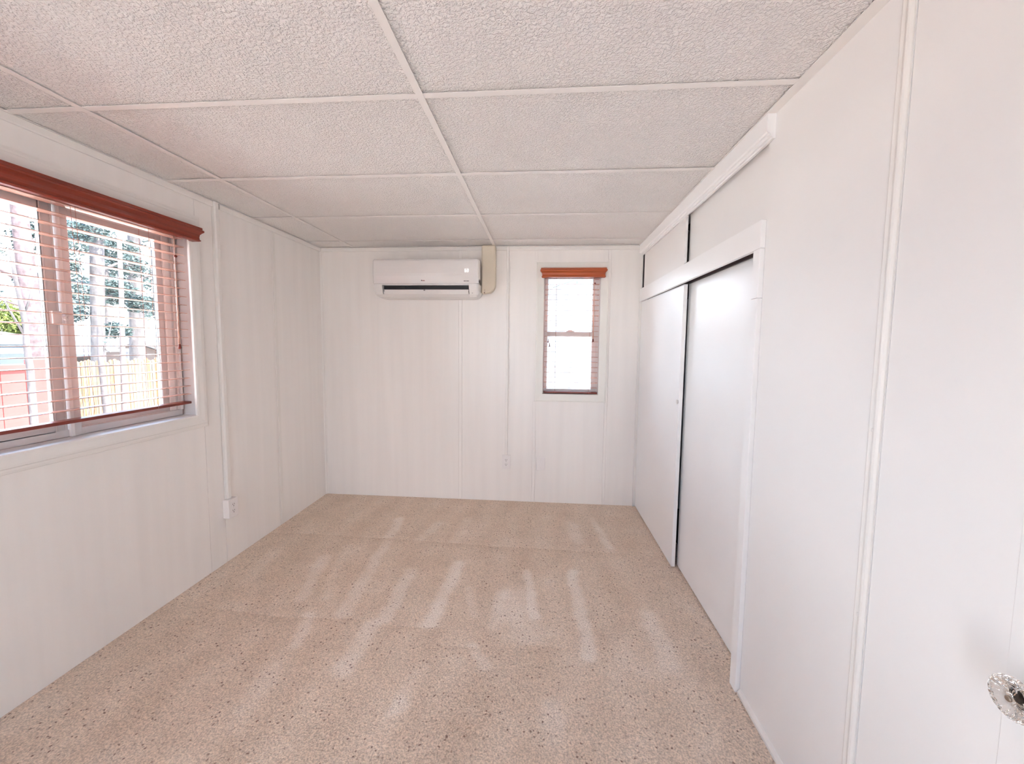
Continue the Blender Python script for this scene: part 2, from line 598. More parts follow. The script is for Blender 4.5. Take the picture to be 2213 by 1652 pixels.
# flat battens and the little cornice strip
def cornice(b, flip=False):
    pass
mk_tr = lambda name, fn, m='trim', lab=None, **k: struct(mk(name, fn, m, **k), lab)
mk_tr('trim_3', lambda b: prism(b, [(XL, 2.150), (XL + .009, 2.150), (XL + .011, 2.156), (XL + .011, 2.178), (XL + .007, 2.1815), (XL, 2.1815)], 1, Y0, 2.243), lab='cornice strip on the left wall above the window')
mk_tr('trim_4', lambda b: prism(b, [(XL, 2.150), (XL + .009, 2.150), (XL + .011, 2.156), (XL + .011, 2.178), (XL + .007, 2.1815), (XL, 2.1815)], 1, 2.295, YB), lab='cornice strip on the left wall beside the corner')
mk_tr('trim_5', lambda b: box(b, XL, XL + .003, 2.765, 2.790, .0, 2.15), lab='flat batten on the left wall', bevel=.001)
mk_tr('trim_6', lambda b: prism(b, [(XL, YB), (XL, YB - .018), (XL + .010, YB - .012), (XL + .013, YB - .004), (XL + .022, YB)], 2, 0, 2.15), lab='quarter round in the back left corner')
mk_tr('trim_7', lambda b: prism(b, [(YB, 2.150), (YB - .009, 2.150), (YB - .011, 2.156), (YB - .011, 2.178), (YB - .007, 2.1815), (YB, 2.1815)], 0, XL, XR), lab='cornice strip on the back wall')

# recess liner, its colour whitened to imitate skylight on sill and reveal
mk_tr('trim_24', lambda b: (box(b, XL - .088, XL - .0005, HY0 + .001, HY1 - .002, HZ0 - .0005, HZ0 + .0015), box(b, XL - .088, XL - .0005, HY1 - .002, HY1 - .0005, HZ0 + .0015, HZ1)), 'sill', 'sill and side liner of the wide window, whitened to imitate skylight')
# window_1 casing (mitred)
CAS = [(0, 0), (0, .012), (.006, .016), (.020, .017), (.040, .020), (.050, .020), (.054, .015), (.062, .015), (.072, .012), (.076, 0)]
W1 = [(.990, .952), (.990, 1.985), (2.070, 1.985), (2.070, .952)]   # y,z; path direction gives outward offset
win1 = struct(empty('window_1', (XL, 1.53, .95)), 'wide sliding window in the left wall')
mk('casing', lambda b: sweep(b, W1, CAS, lambda u, v, h: (XL + h, u, v), True), 'trim', win1)


def ring(bm, x0, x1, y0, y1, z0, z1, l, r, bo, t):
    box(bm, x0, x1, y0, y0 + l, z0, z1); box(bm, x0, x1, y1 - r, y1, z0, z1)
    box(bm, x0, x1, y0 + l, y1 - r, z0, z0 + bo); box(bm, x0, x1, y0 + l, y1 - r, z1 - t, z1)


mk('window_frame', lambda b: (ring(b, -2.075, -2.030, HY0 + .001, 2.084, HZ0 + .001, HZ1 - .001, .03, .014, .033, .05),
                              ring(b, -2.075, -2.042, HY0 + .03, 2.070, HZ0 + .033, HZ1 - .05, .02, .017, .004, .01)), 'vinyl', win1, bevel=.002)
mk('window_frame', lambda b: box(b, -2.075, -2.045, 2.084, HY1 - .001, HZ0 + .001, HZ1 - .001), 'rail', win1)  # dark strip, its colour stands in for the shadow gap beside the frame
sash_r = mk('sash', lambda b: ring(b, -2.072, -2.048, 1.545, 2.053, .985, 1.935, .045, .062, .030, .04), 'alu', win1, bevel=.003)
for y0, y1, xx, mm in ((2.021, 2.052, -2.036, 'white_vinyl'), (2.0705, 2.0835, -2.022, 'white_vinyl')):
    mk('frame_stop', lambda b: box(b, -2.046, xx, y0, y1, .9845, 1.934), mm, win1, bevel=.002)
sash_l = mk('sash', lambda b: (ring(b, -2.050, -2.030, 1.00, 1.5355, .982, 1.935, .045, .046, .030, .04), box(b, -2.030, -2.026, 1.492, 1.497, .982, 1.93), box(b, -2.030, -2.027, 1.527, 1.5345, .982, 1.93)), 'alu', win1, bevel=.002)
mk('window_post', lambda b: box(b, -2.046, -2.024, 1.5545, 1.584, .952, 1.934), 'vinyl', win1, bevel=.002)
mk('window_post', lambda b: box(b, -2.046, -2.018, 1.5400, 1.5540, .952, 1.934), 'white_vinyl', win1, bevel=.002)
mk('pane', lambda b: box(b, -2.062, -2.058, 1.588, 1.993, 1.013, 1.897), 'glass', sash_r)
mk('pane', lambda b: box(b, -2.042, -2.038, 1.043, 1.495, 1.010, 1.897), 'glass', sash_l)


def latch(b):
    box(b, -2.030, -2.012, 1.500, 1.532, 1.435, 1.487)
    tube(b, [(-2.015, 1.545, 1.462), (-2.000, 1.545, 1.462)], .013, 16)
    tube(b, [(-2.000, 1.545, 1.462), (-1.994, 1.545, 1.462)], .007, 12)
    box(b, -2.012, -2.004, 1.540, 1.552, 1.437, 1.455)


mk('latch', latch, 'ac_matt', win1, bevel=.002)

# ------------------------------------------------------------------ back wall
BH = (-.012, .474, .945, 1.985)


def wb_(bm):
    g = .0011
    for a, b in ((XL, -.724), (-.724, -.695), (-.695, -.082), (-.082, -.054), (-.054, .522), (.522, .547), (.547, XR + .003)):
        wall_with_hole(bm, (a + g, b - g, -.03, ZC + .02), BH, lambda p, q, c, d: box(bm, p, q, YB, YB + .004, c, d))
    wall_with_hole(bm, (XL - .11, 1.5, -.1, 2.36), (BH[0], BH[1], BH[2], BH[3]), lambda a, b, c, d: box(bm, a, b, YB + .004, YB + .11, c, d))


wall_back = struct(mk('wall_back', wb_, 'wall'), 'back wall of white painted panels with the narrow window')
BAT = 8
for (x0, x1, z0, z1) in ((-.722, -.697, .0, 2.15), (-.080, -.056, .0, .885), (-.080, -.056, 2.072, 2.15), (.524, .545, .0, .885), (.524, .545, 2.072, 2.15)):
    mk_tr('trim_%d' % BAT, lambda b: (box(b, x0, x1, YB - .003, YB, z0, z1)), 'wall', 'flat batten on the back wall', bevel=.001)
    BAT += 1
win2 = struct(empty('window_2', (.23, YB, .95)), 'narrow double-hung window in the back wall')
CAS2 = [(0, 0), (0, .010), (.004, .013), (.055, .017), (.064, .015), (.066, 0)]
W2 = [(.001, .951), (.464, .951), (.464, 1.985), (.001, 1.985)]
mk('casing', lambda b: sweep(b, W2[::-1], CAS2, lambda u, v, h: (u, YB - h, v), True), 'casing', win2)


def ringy(bm, y0, y1, x0, x1, z0, z1, l, r, bo, t):
    box(bm, x0, x0 + l, y0, y1, z0, z1); box(bm, x1 - r, x1, y0, y1, z0, z1)
    box(bm, x0 + l, x1 - r, y0, y1, z0, z0 + bo); box(bm, x0 + l, x1 - r, y0, y1, z1 - t, z1)


mk('window_frame', lambda b: ringy(b, 3.470, 3.500, BH[0] + .001, BH[1] - .001, BH[2] + .001, BH[3] - .001, .024, .024, .012, .03), 'vinyl', win2, bevel=.002)
s_lo = mk('sash', lambda b: ringy(b, 3.466, 3.484, .012, .450, .957, 1.478, .022, .036, .030, .032), 'vinyl', win2, bevel=.002)
s_up = mk('sash', lambda b: ringy(b, 3.486, 3.500, .012, .450, 1.440, 1.955, .022, .036, .025, .03), 'vinyl', win2, bevel=.002)
mk('pane', lambda b: box(b, .034, .414, 3.474, 3.477, .987, 1.446), 'glass', s_lo)
mk('pane', lambda b: box(b, .034, .414, 3.492, 3.495, 1.465, 1.925), 'glass', s_up)
mk('latch', lambda b: (box(b, .195, .262, 3.462, 3.484, 1.478, 1.485), prism(b, [(.205, 1.485), (.252, 1.485), (.244, 1.497), (.214, 1.497)], 1, 3.464, 3.478)), 'ac_matt', win2, bevel=.002)

# wall behind the camera; its unseen doorway is added to let in fill daylight
struct(mk('wall_front', lambda b: (box(b, XL - .11, -.57 - OPEN_W / 2, Y0 - .1, Y0, -.1, 2.36), box(b, -.57 + OPEN_W / 2, 1.5, Y0 - .1, Y0, -.1, 2.36),
                                   box(b, -.57 - OPEN_W / 2, -.57 + OPEN_W / 2, Y0 - .1, Y0, 2.04, 2.36)), 'wall'), 'unseen white wall behind the camera with a doorway added for fill daylight')

# ------------------------------------------------------------------ right wall, closet
def wr_(bm):
    t = .10
    box(bm, XR, XR + t, .704, .9865, -.1, 2.36); box(bm, XR + .03, XR + t, Y0, .704, -.1, 2.36); box(bm, XR, XR + .03, Y0, .704, 2.036, 2.36)                       # near panel (behind the open door)
    box(bm, XR, XR + t, .9885, 1.540, -.1, 2.36)                     # panel up to the closet
    # closet shell behind the doors
    box(bm, 1.40, 1.5, 1.545, YB + .0, -.1, 2.36)
    box(bm, XR + .0, XR + .1, 1.540, YB, 2.13, 2.36)                # wall over the upper doors
    box(bm, .835, .90, 3.372, YB, -.1, 2.13)


wall_right = struct(mk('wall_right', wr_, 'wall_r'), 'white right wall with the closet opening')
struct(bxo('trim_13', 'wall_r', .90, 1.40, 1.545, 1.56, -.01, 2.36), 'inner side of the closet')
struct(bxo('trim_14', 'void', .86, 1.399, 1.562, YB - .001, 1.75, 1.79), 'dark sheet added inside the closet to imitate shade behind the header')  # added dark sheet, stands in for the shade inside the closet
# battens with two ridges
def batten(b):
    P = [(XR, .990), (XR - .004, .990), (XR - .009, .993), (XR - .011, .998), (XR - .009, 1.004), (XR - .0045, 1.007), (XR - .0035, 1.012),
         (XR - .0045, 1.016), (XR - .0055, 1.020), (XR - .004, 1.024), (XR, 1.026)]
    prism(b, P, 2, .02, 2.1815)
    for z in (1.172, .706):
        bmesh.ops.create_uvsphere(b, u_segments=12, v_segments=8, radius=.0055, matrix=Matrix.Translation((XR - .0045, 1.009, z)) @ Matrix.Diagonal((.6, 1, 1, 1)))


mk_tr('trim_15', batten, 'trim', 'rounded vertical batten with screw heads on the right wall', smooth=False, bevel=.0015)
mk_tr('baseboard_right', lambda b: prism(b, [(XR, 0), (XR - .012, 0), (XR - .012, .012), (XR - .006, .020), (XR, .022)], 1, Y0, 1.538), 'trim', 'thin base strip along the right wall')
# header board, side board, far jamb
mk_tr('trim_16', lambda b: box(b, .780, .7985, 1.546, 3.372, 1.727, 1.828), 'door', 'white header board over the closet doors', bevel=.0015)
mk_tr('trim_17', lambda b: (box(b, .780, .7985, 1.546, 1.592, 1.548, 1.7265), box(b, .780, .7985, 1.546, 1.592, .0, 1.547)), 'door', 'white vertical side board of the closet opening', bevel=.0015)
mk_tr('trim_18', lambda b: box(b, .780, .86, 3.374, YB - .0005, .0, 1.828), 'trim', 'white jamb strip in the back right corner', bevel=.002)
mk_tr('trim_19', lambda b: box(b, XR - .004, .8015, 3.372, YB - .0005, 1.83, 2.15), 'trim', 'upper corner strip beside the closet', bevel=.002)
mk_tr('trim_25', lambda b: box(b, .802, .834, 3.384, 3.3895, 1.83, 2.128), 'slot', 'dark strip painting the shade in the gap behind the upper corner strip')  # dark strip laid over the white wall in place of shade
# reveal of the side board
mk_tr('trim_20', lambda b: box(b, .799, .90, 1.5405, 1.560, -.005, 2.13), 'wall_r', 'side reveal of the closet opening')
# track fascia under the ceiling
mk_tr('trim_21', lambda b: prism(b, [(.7975, 2.1812), (.768, 2.1812), (.768, 2.122), (.772, 2.116), (.780, 2.116), (.780, 2.104), (.788, 2.104), (.788, 2.098), (.7975, 2.098)], 1, 1.520, 3.374), 'door', 'white track cover board under the ceiling above the closet')
mk_tr('trim_22', lambda b: (box(b, .842, .852, 1.594, 3.37, 1.733, 1.76), box(b, .799, .90, 1.594, 3.37, 1.760, 1.775)), 'slot', 'sliding door track behind the header, coloured dark for the recess shade')  # track coloured near black to paint the shade of the recess

# lower sliding doors
door1 = struct(mk('door_1', lambda b: loft(b, [[(.800, 3.371, .008), (.818, 3.371, .008), (.818, 3.371, 1.7265), (.800, 3.371, 1.7265)],
                                                [(.8125, 2.443, .004), (.835, 2.443, .004), (.835, 2.428, 1.729), (.8125, 2.428, 1.729)]]), 'door', bevel=.0012), 'far sliding closet door with a round finger pull')


def pull(b, ring_only):
    c = Vector((.8125, 2.452, 1.033)); R = .0125
    n = 24
    rr = [(R + .0025, -.0012), (R + .0015, -.0022), (R, -.0015), (R - .001, .002)] if ring_only else [(R - .001, .001), (.0001, .0015)]
    rings = [[c + Vector((dx + .012 * 0, math.cos(2 * PI * i / n) * r, math.sin(2 * PI * i / n) * r)) for i in range(n)] for r, dx in rr]
    loft(b, rings, cap=False)


c1 = mk('finger_pull', lambda b: pull(b, True), 'chrome', door1, smooth=True)
mk('pull_cup', lambda b: pull(b, False), 'vinyl', c1)
for ox in (c1, bpy.data.objects['pull_cup']):
    ox.location.x -= .0022
door2 = struct(mk('door_2', lambda b: box(b, .856, .876, 1.562, 2.472, .004, 1.744), 'door', bevel=.0012), 'near sliding closet door, set behind the other')
# upper sliding doors
door3 = struct(mk('door_3', lambda b: box(b, .7995, .815, 2.405, 3.325, 1.8285, 2.128), 'wall_r', bevel=.001), 'far upper sliding panel of the closet')
door4 = struct(mk('door_4', lambda b: box(b, .832, .846, 1.562, 2.425, 1.78, 2.128), 'wall_r', bevel=.001), 'near upper sliding panel of the closet')

# entry door folded back against the right wall, with crystal knob
door5 = struct(mk('door_5', lambda b: box(b, .7960, .8255, -.16, .7037, .024, 2.03), 'wall_r', bevel=.002), 'white flush entry door folded back against the right wall')
KC = (0.6360, 0.8290)


def lathe_x(b, prof, cy, cz, n=96, flute=0, nf=12, fl=lambda x: 1):
    rings = []
    for x, r in prof:
        ring_ = []
        for i in range(n):
            a = 2 * PI * i / n
            q = r * (1 + flute * fl(x) * (abs(math.cos(nf * a / 2)) - .6))
            ring_.append((x, cy + q * math.cos(a), cz + q * math.sin(a)))
        rings.append(ring_)
    loft(b, rings)


K0 = .0242   # the knob stands out from the leaf
knob = mk('door_knob', lambda b: lathe_x(b, [(x + K0, q) for x, q in [(.7475, .0125), (.742, .0135), (.733, .0175), (.724, .024), (.716, .0300), (.710, .0318), (.7055, .0310), (.7025, .0280),
                                              (.7015, .0220), (.7030, .0150), (.7045, .0100), (.7045, .003)]], *KC, n=160, flute=.07, nf=20,
                                          fl=lambda x: max(.25, min(1, 1 - abs(x - .736) / .020))), 'crystal', door5)
knob['label'] = 'fluted clear glass door knob'
mk('knob_button', lambda b: lathe_x(b, [(x + K0, q) for x, q in [(.7046, .0045), (.7025, .0045), (.7012, .0032), (.7008, .001)]], *KC, n=24), 'brass', knob, smooth=False)
mk('shank', lambda b: lathe_x(b, [(x + K0, q) for x, q in [(.7717, .027), (.7645, .027), (.759, .024), (.7575, .012), (.7475, .010)]], *KC, n=48), 'chrome', knob, smooth=False)

# ------------------------------------------------------------------ outlets, raceways, plates
race1 = mk('cable_raceway', lambda b: (prism(b, [(XL + .0005, 2.245), (XL + .014, 2.245), (XL + .020, 2.252), (XL + .020, 2.272), (XL + .014, 2.280), (XL + .0005, 2.280)], 2, .3985, 2.1805)), 'trim', bevel=.001)
tag(race1, 'white cable raceway running down the left wall beside the wide window', 'cable raceway')
mk('joint_clip', lambda b: prism(b, [(XL + .0005, 2.2435), (XL + .015, 2.2435), (XL + .0215, 2.252), (XL + .0215, 2.272), (XL + .015, 2.2815), (XL + .0005, 2.2815)], 2, 1.915, 1.955), 'trim', race1)
race2 = mk('cable_raceway', lambda b: prism(b, [(-.316, YB - .0005), (-.316, YB - .010), (-.311, YB - .014), (-.298, YB - .014), (-.293, YB - .010), (-.293, YB - .0005)], 2, .4135, 2.1805), 'trim', bevel=.001)
tag(race2, 'thin white cable raceway down the back wall between air conditioner and narrow window', 'cable raceway')
mk('joint_clip', lambda b: prism(b, [(-.3175, YB - .0005), (-.3175, YB - .011), (-.312, YB - .0155), (-.297, YB - .0155), (-.2915, YB - .011), (-.2915, YB - .0005)], 2, .866, .880), 'trim', race2)
mk('joint_clip', lambda b: prism(b, [(-.3175, YB - .0005), (-.3175, YB - .011), (-.312, YB - .0155), (-.297, YB - .0155), (-.2915, YB - .011), (-.2915, YB - .0005)], 2, 1.862, 1.876), 'trim', race2)


def outlet(label, o3, w, h, depth):
    """o3(u, v, d): across, up, out of the wall, from the plate centre"""
    root = empty('wall_outlet', o3(0, 0, 0))
    tag(root, label, 'outlet')
    def bx(b, u0, u1, v0, v1, d0, d1):
        P = [o3(u, v, d) for u in (u0, u1) for v in (v0, v1) for d in (d0, d1)]
        box(b, min(p[0] for p in P), max(p[0] for p in P), min(p[1] for p in P), max(p[1] for p in P), min(p[2] for p in P), max(p[2] for p in P))
    mk('surface_box', lambda b: bx(b, -w / 2, w / 2, -h / 2, h / 2, .0005, depth - .005), 'plastic', root, bevel=.002)
    mk('cover_plate', lambda b: bx(b, -w / 2 - .001, w / 2 + .001, -h / 2 - .001, h / 2 + .001, depth - .005, depth), 'plastic', root, bevel=.002)
    for s in (-1, 1):
        cz = s * .0195
        def face(b, cz=cz):
            ring_ = []
            n = 20
            pr = [(math.cos(2 * PI * i / n) * .0165, max(-.0135, min(.0135, math.sin(2 * PI * i / n) * .0165))) for i in range(n)]
            loft(b, [[o3(x, cz + z, depth - .0005) for x, z in pr], [o3(x, cz + z, depth + .0015) for x, z in pr]])
        r = mk('receptacle', face, 'plastic', root)
        mk('slots', lambda b, cz=cz: (bx(b, -.0075, -.005, cz - .001, cz + .008, depth, depth + .002), bx(b, .005, .0072, cz - .001, cz + .008, depth, depth + .002),
                                      bx(b, -.0026, .0026, cz - .0095, cz - .005, depth, depth + .002)), 'slot', r)
    mk('screw', lambda b: bx(b, -.0025, .0025, -.0025, .0025, depth, depth + .001), 'vinyl', root)
    return root


outlet('deep white surface outlet box low on the left wall under its raceway', lambda u, v, d: (XL + d, 2.262 + u, .340 + v), .072, .114, .040)
outlet('small white power outlet low on the back wall under the thin raceway', lambda u, v, d: (-.304 + u, YB - d, .349 + v), .072, .120, .022)
plate = mk('blank_wall_plate', lambda b: box(b, -.042, .030, YB - .006, YB - .0005, .284, .395), 'plastic', bevel=.003)
tag(plate, 'blank white wall plate below the narrow window, right of the small outlet', 'wall plate')
for z in (.375, .300):
    mk('screw', lambda b: box(b, -.0085, -.0045, YB - .0068, YB - .006, z, z + .004), 'vinyl', plate)

# ------------------------------------------------------------------ air conditioner
AX0, AX1 = -1.395, -.522
ac = empty('air_conditioner', (-.958, YB, 1.745))
tag(ac, 'white split air conditioner high on the back wall with open dark outlet', 'air conditioner')
DY = -.010
TOPP = [(3.212, 2.049), (3.203, 2.0465), (3.196, 2.040), (3.1915, 2.029), (3.189, 2.010), (3.1872, 1.985), (3.1862, 1.955), (3.1862, 1.930), (3.1875, 1.912),
        (3.1905, 1.896), (3.1940, 1.880), (3.1975, 1.865), (3.2000, 1.852)]


def end_back(e, r=.022):
    return 0 if e >= r else r - math.sqrt(max(0, r * r - (r - e) ** 2))


def x_steps(a, b, ends=(1, 1), n=9):
    t = [a + (b - a) * i / 4 for i in range(5)]
    for k in range(1, n):
        q = .06 * (k / n) ** 2
        if ends[0]: t.append(a + q)
        if ends[1]: t.append(b - q)
    return sorted(set(t))


def ac_front(b):
    # gently bowed front cover: rings across x with rounded ends
    rings = []
    for x in x_steps(AX0, AX1):
        e = min(x - AX0, AX1 - x)
        top = 2.049 - end_back(e, .028) * .7
        ring_ = [(x, min(y + end_back(e), 3.2125), min(z, top)) for y, z in TOPP]
        ring_.append((x, 3.2126, 1.852))
        rings.append(ring_)
    loft(b, rings)


mk('front_cover', ac_front, 'ac', ac, bevel=0, smooth=False)
mk('chassis', lambda b: (box(b, AX0 + .012, AX1 - .016, 3.2127, YB - .0005, 1.849, 2.044), box(b, AX0 + .03, AX1 - .036, 3.322, YB - .001, 1.76, 1.849)), 'ac_matt', ac)
# right side fin over a sheet coloured dark for the shadow gaps
bxo('side_gap_shade', 'void', AX1 - .0158, AX1 - .012, 3.2130, 3.3165, 1.872, 2.043, ac)
bxo('side_fin', 'ac_matt', AX1 - .0118, AX1 + .001, 3.230, 3.283, 1.886, 2.043, ac, bevel=.005, seg=3)
LOWP = [(3.1965, 1.848), (3.200, 1.835), (3.206, 1.815), (3.216, 1.790), (3.232, 1.766), (3.256, 1.750), (3.290, 1.742), (YB - .0005, 1.740), (YB - .0005, 1.848)]


def ac_low(b):
    SX0, SX1 = -1.318, -.602
    def sect(x, pts):
        return [(x, y, z) for y, z in pts]
    def rounded(x, ymax=9):
        e = min(x - AX0, AX1 - x)
        lift, bk = end_back(e, .058), end_back(e)
        return [(min(y + (bk if y < 3.30 else 0), ymax), min(1.848, max(z, 1.740 + lift))) for y, z in LOWP]
    loft(b, [sect(x, rounded(x)) for x in x_steps(AX0, SX0, (1, 0))])
    loft(b, [sect(x, rounded(x)) for x in x_steps(SX1, AX1 - .0005, (0, 1))])
    box(b, SX0, SX1, 3.199, 3.25, 1.8385, 1.848)
    # chin below the slot
    loft(b, [sect(x, [(3.216, 1.768), (3.232, 1.760), (3.256, 1.750), (3.290, 1.742), (YB - .001, 1.740), (YB - .001, 1.768)]) for x in (SX0, SX1)])


mk('lower_body', ac_low, 'ac_matt', ac)
mk('air_outlet', lambda b: (box(b, -1.318, -.602, 3.245, 3.32, 1.7685, 1.838)), 'shadow_plastic', ac)
louv = mk('louver', lambda b: loft(b, [[(x, 3.2045, 1.803), (x, 3.2085, 1.8045), (x, 3.2335, 1.768), (x, 3.2215, 1.7655), (x, 3.2125, 1.781)] for x in (-1.309, -.606)]), 'ac', ac)
mk('louver_arm', lambda b: (box(b, -.968, -.958, 3.2075, 3.25, 1.794, 1.810), box(b, -.974, -.962, 3.205, 3.212, 1.795, 1.800)), 'shadow_plastic', ac)
mk('louver_arm', lambda b: box(b, -1.306, -1.300, 3.206, 3.25, 1.790, 1.808), 'shadow_plastic', ac)
mk('louver_arm', lambda b: box(b, -.607, -.6045, 3.2075, 3.214, 1.782, 1.790), 'shadow_plastic', ac)
mk('louver_groove', lambda b: (box(b, -1.300, -.612, 3.2138, 3.2165, 1.7805, 1.7825)), 'ac_matt', louv)


def digits(b):
    # two lit seven segment characters
    def seg(cx, on):
        h, w, t, y = .0115, .0055, .0018, 3.1850
        z = 1.951
        S = {'a': (cx, z + h, 1), 'g': (cx, z, 1), 'd': (cx, z - h, 1), 'f': (cx - w, z + h / 2, 0), 'b': (cx + w, z + h / 2, 0), 'e': (cx - w, z - h / 2, 0), 'c': (cx + w, z - h / 2, 0)}
        for k in on:
            x, zz, hor = S[k]
            if hor: box(b, x - w, x + w, y - .001, y + .002, zz - t / 2, zz + t / 2)
            else: box(b, x - t / 2, x + t / 2, y - .001, y + .002, zz - h / 2, zz + h / 2)
    seg(-.6265, 'afgedc'); seg(-.6095, 'abgcd')


mk('display', digits, 'led', ac)['label'] = 'lit white display digits'
def marks(b, x0, ws, z, y, h):
    x = x0
    for i, w in enumerate(ws):
        if w > 0: box(b, x, x + w, y - .0006, y + .001, z - h[i % len(h)] / 2, z + h[(i * 2 + 1) % len(h)] / 2)
        x += abs(w) + .0006
bm_ = bmesh.new(); tube(bm_, [(-.984, 3.1895, 1.8735), (-.984, 3.1865, 1.8735)], .0042, 16); link('logo_mark', bm_, 'ink', ac)
mk('logo_mark', lambda b: marks(b, -.978, [.0035, .003, .0032, .003, .0035], 1.8725, 3.1895, [.005, .0068, .0052]), 'ink_red', ac)
mk('model_mark', lambda b: marks(b, -.641, [.0034, .0025, .003, .0026, .003, -.003, .0032, .0028, .003, .0026, .003, .003], 1.8685, 3.1905, [.0035, .005, .004]), 'ink', ac)
mk('model_mark', lambda b: marks(b, -.582, [.003, .003, .003], 1.778, 3.2215, [.002, .0025]), 'ink', ac)

# line-set cover
def duct(b):
    O = [(-.403, 2.1805), (-.403, 1.868)]
    for i in range(1, 9):
        a = PI / 2 * i / 8
        O.append((-.463 + .060 * math.cos(a), 1.868 - .078 * math.sin(a)))
    O += [(-.500, 1.785), (-.5195, 1.784), (-.5195, 2.1805)]
    prism(b, O, 1, 3.318, YB - .0005)


du = mk('pipe_cover', duct, 'duct', bevel=.014, seg=4)
tag(du, 'aged ivory plastic pipe cover rising from the air conditioner to the ceiling', 'pipe cover')
mk('joint', lambda b: box(b, -.4915, -.4900, 3.3172, 3.33, 1.7865, 1.822), 'rail', du)
mk('elbow_screw', lambda b: tube(b, [(-.494, 3.3185, 1.793), (-.494, 3.316, 1.793)], .0035, 10), 'void', du)

# ------------------------------------------------------------------ blinds
VAL = [(0, 0), (.024, 0), (.030, .003), (.031, .007), (.027, .010), (.0255, .022), (.028, .036), (.035, .046), (.041, .051), (.0425, .057), (.040, .062),
       (.036, .064), (.037, .069), (.036, .075), (.022, .075), (0, .075)]   # (depth out, height)


def blind(name, label, ax, a0, a1, dpt, zs, rail_z, val, cords, m_val, slat_hw=.025):
    """ax: (u, d, z) -> xyz with u along the window, d out of the wall into the room"""
    root = empty(name, ax((a0 + a1) / 2, 0, zs[0]))
    tag(root, label, 'window blind')
    v0, v1, vz, vd = val
    # mitred valance: front with short returns; sweep in plan
    path = [(v0, vd - .03), (v0, vd), (v1, vd), (v1, vd - .03)]
    prof = [(o - .015, h) for o, h in VAL]
    bm = bmesh.new()
    R = []
    P = [Vector(p) for p in path]
    for i in range(4):
        if 0 < i < 3:
            a = (P[i] - P[i - 1]).normalized(); c = (P[i + 1] - P[i]).normalized()
            na, nb = Vector((-a.y, a.x)), Vector((-c.y, c.x))
            m_ = na + nb; m_ = m_ / m_.dot(na)
        else:
            a = ((P[1] - P[0]) if i == 0 else (P[3] - P[2])).normalized(); m_ = Vector((-a.y, a.x))
        R.append([bm.verts.new(ax(*(P[i] + m_ * (o * .55 if abs(m_.x) < .5 and i in () else o)), vz + h)) for o, h in prof])
    n = len(prof)
    for i in range(3):
        for j in range(n):
            bm.faces.new((R[i][j], R[i][(j + 1) % n], R[i + 1][(j + 1) % n], R[i + 1][j]))
    bm.faces.new(R[0][::-1]); bm.faces.new(R[3])
    link('valance', bm, m_val, root)
    def abox(b, u0, u1, d0, d1, z0, z1):
        p, q = ax(u0, d0, z0), ax(u1, d1, z1)
        box(b, min(p[0], q[0]), max(p[0], q[0]), min(p[1], q[1]), max(p[1], q[1]), min(p[2], q[2]), max(p[2], q[2]))
    mk('headrail', lambda b: abox(b, a0, a1, dpt - .028, dpt + .026, vz + .022, vz + .068), 'rail', root)
    for z in zs:
        def sl(b, z=z):
            # slightly crowned slat section
            S = [(-slat_hw, 0), (-slat_hw * .5, .0012), (0, .0016), (slat_hw * .5, .0012), (slat_hw, 0), (slat_hw, -.0026), (0, -.0012), (-slat_hw, -.0026)]
            loft(b, [[ax(u, dpt + d, z + h) for d, h in S] for u in (a0, a1)])
        mk('slat', sl, 'slat', root)
    mk('bottom_rail', lambda b: abox(b, a0, a1, dpt - slat_hw, dpt + slat_hw, rail_z, rail_z + .014), 'rail', root, bevel=.003)
    for u in cords:
        for s in (-1, 1):
            mk('ladder_cord', lambda b, u=u, s=s: tube(b, [ax(u, dpt + s * (slat_hw + .001), vz + .03), ax(u, dpt + s * (slat_hw + .001), rail_z)], .0009, 5), 'cord', root)
        mk('rail_button', lambda b, u=u: abox(b, u - .012, u + .012, dpt - .008, dpt + .008, rail_z - .003, rail_z + .001), 'rail', root, bevel=.002)
    return root, abox


axL = lambda u, d, z: (XL + d, u, z)
zsL = [1.877 - .0445 * k for k in range(0, 19)]
bl, ab1 = blind('window_blind', 'wide mahogany slatted blind with carved valance in the left window', axL, .985, 2.066, -.040, [1.9215] + zsL, 1.020,
                (.975, 2.072, 1.9085, .052), (1.20, 1.871), 'val')
axB = lambda u, d, z: (u, YB - d, z)
zsB = [1.921 - .04365 * k for k in range(0, 22)]
bb, ab2 = blind('window_blind', 'narrow mahogany slatted blind with reddish valance in the back window', axB, .010, .461, -.045, zsB, .9545,
                (-.006, .483, 1.921, .038), (.105, .392), 'val_y')


def wand(root, ax, u, d, z1, zj, z0, m='cord'):
    mk('tilt_wand', lambda b: tube(b, [ax(u, d, z1), ax(u, d, zj), ax(u, d, (zj + z0) / 2), ax(u, d, z0 + .02)], [.0022, .0022, .004, .0048], 8), 'slat', root, smooth=True)
    mk('wand_knob', lambda b: bmesh.ops.create_uvsphere(b, u_segments=12, v_segments=8, radius=.0085, matrix=Matrix.Translation(ax(u + .004, d, zj)) @ Matrix.Diagonal((1, 1, .8, 1))), 'rail', root, smooth=True)
    mk('wand_tip', lambda b: tube(b, [ax(u, d, z0 + .03), ax(u, d, z0 + .018), ax(u, d, z0 + .006), ax(u, d, z0)], [.004, .006, .0085, .004], 10), 'rail', root, smooth=True)


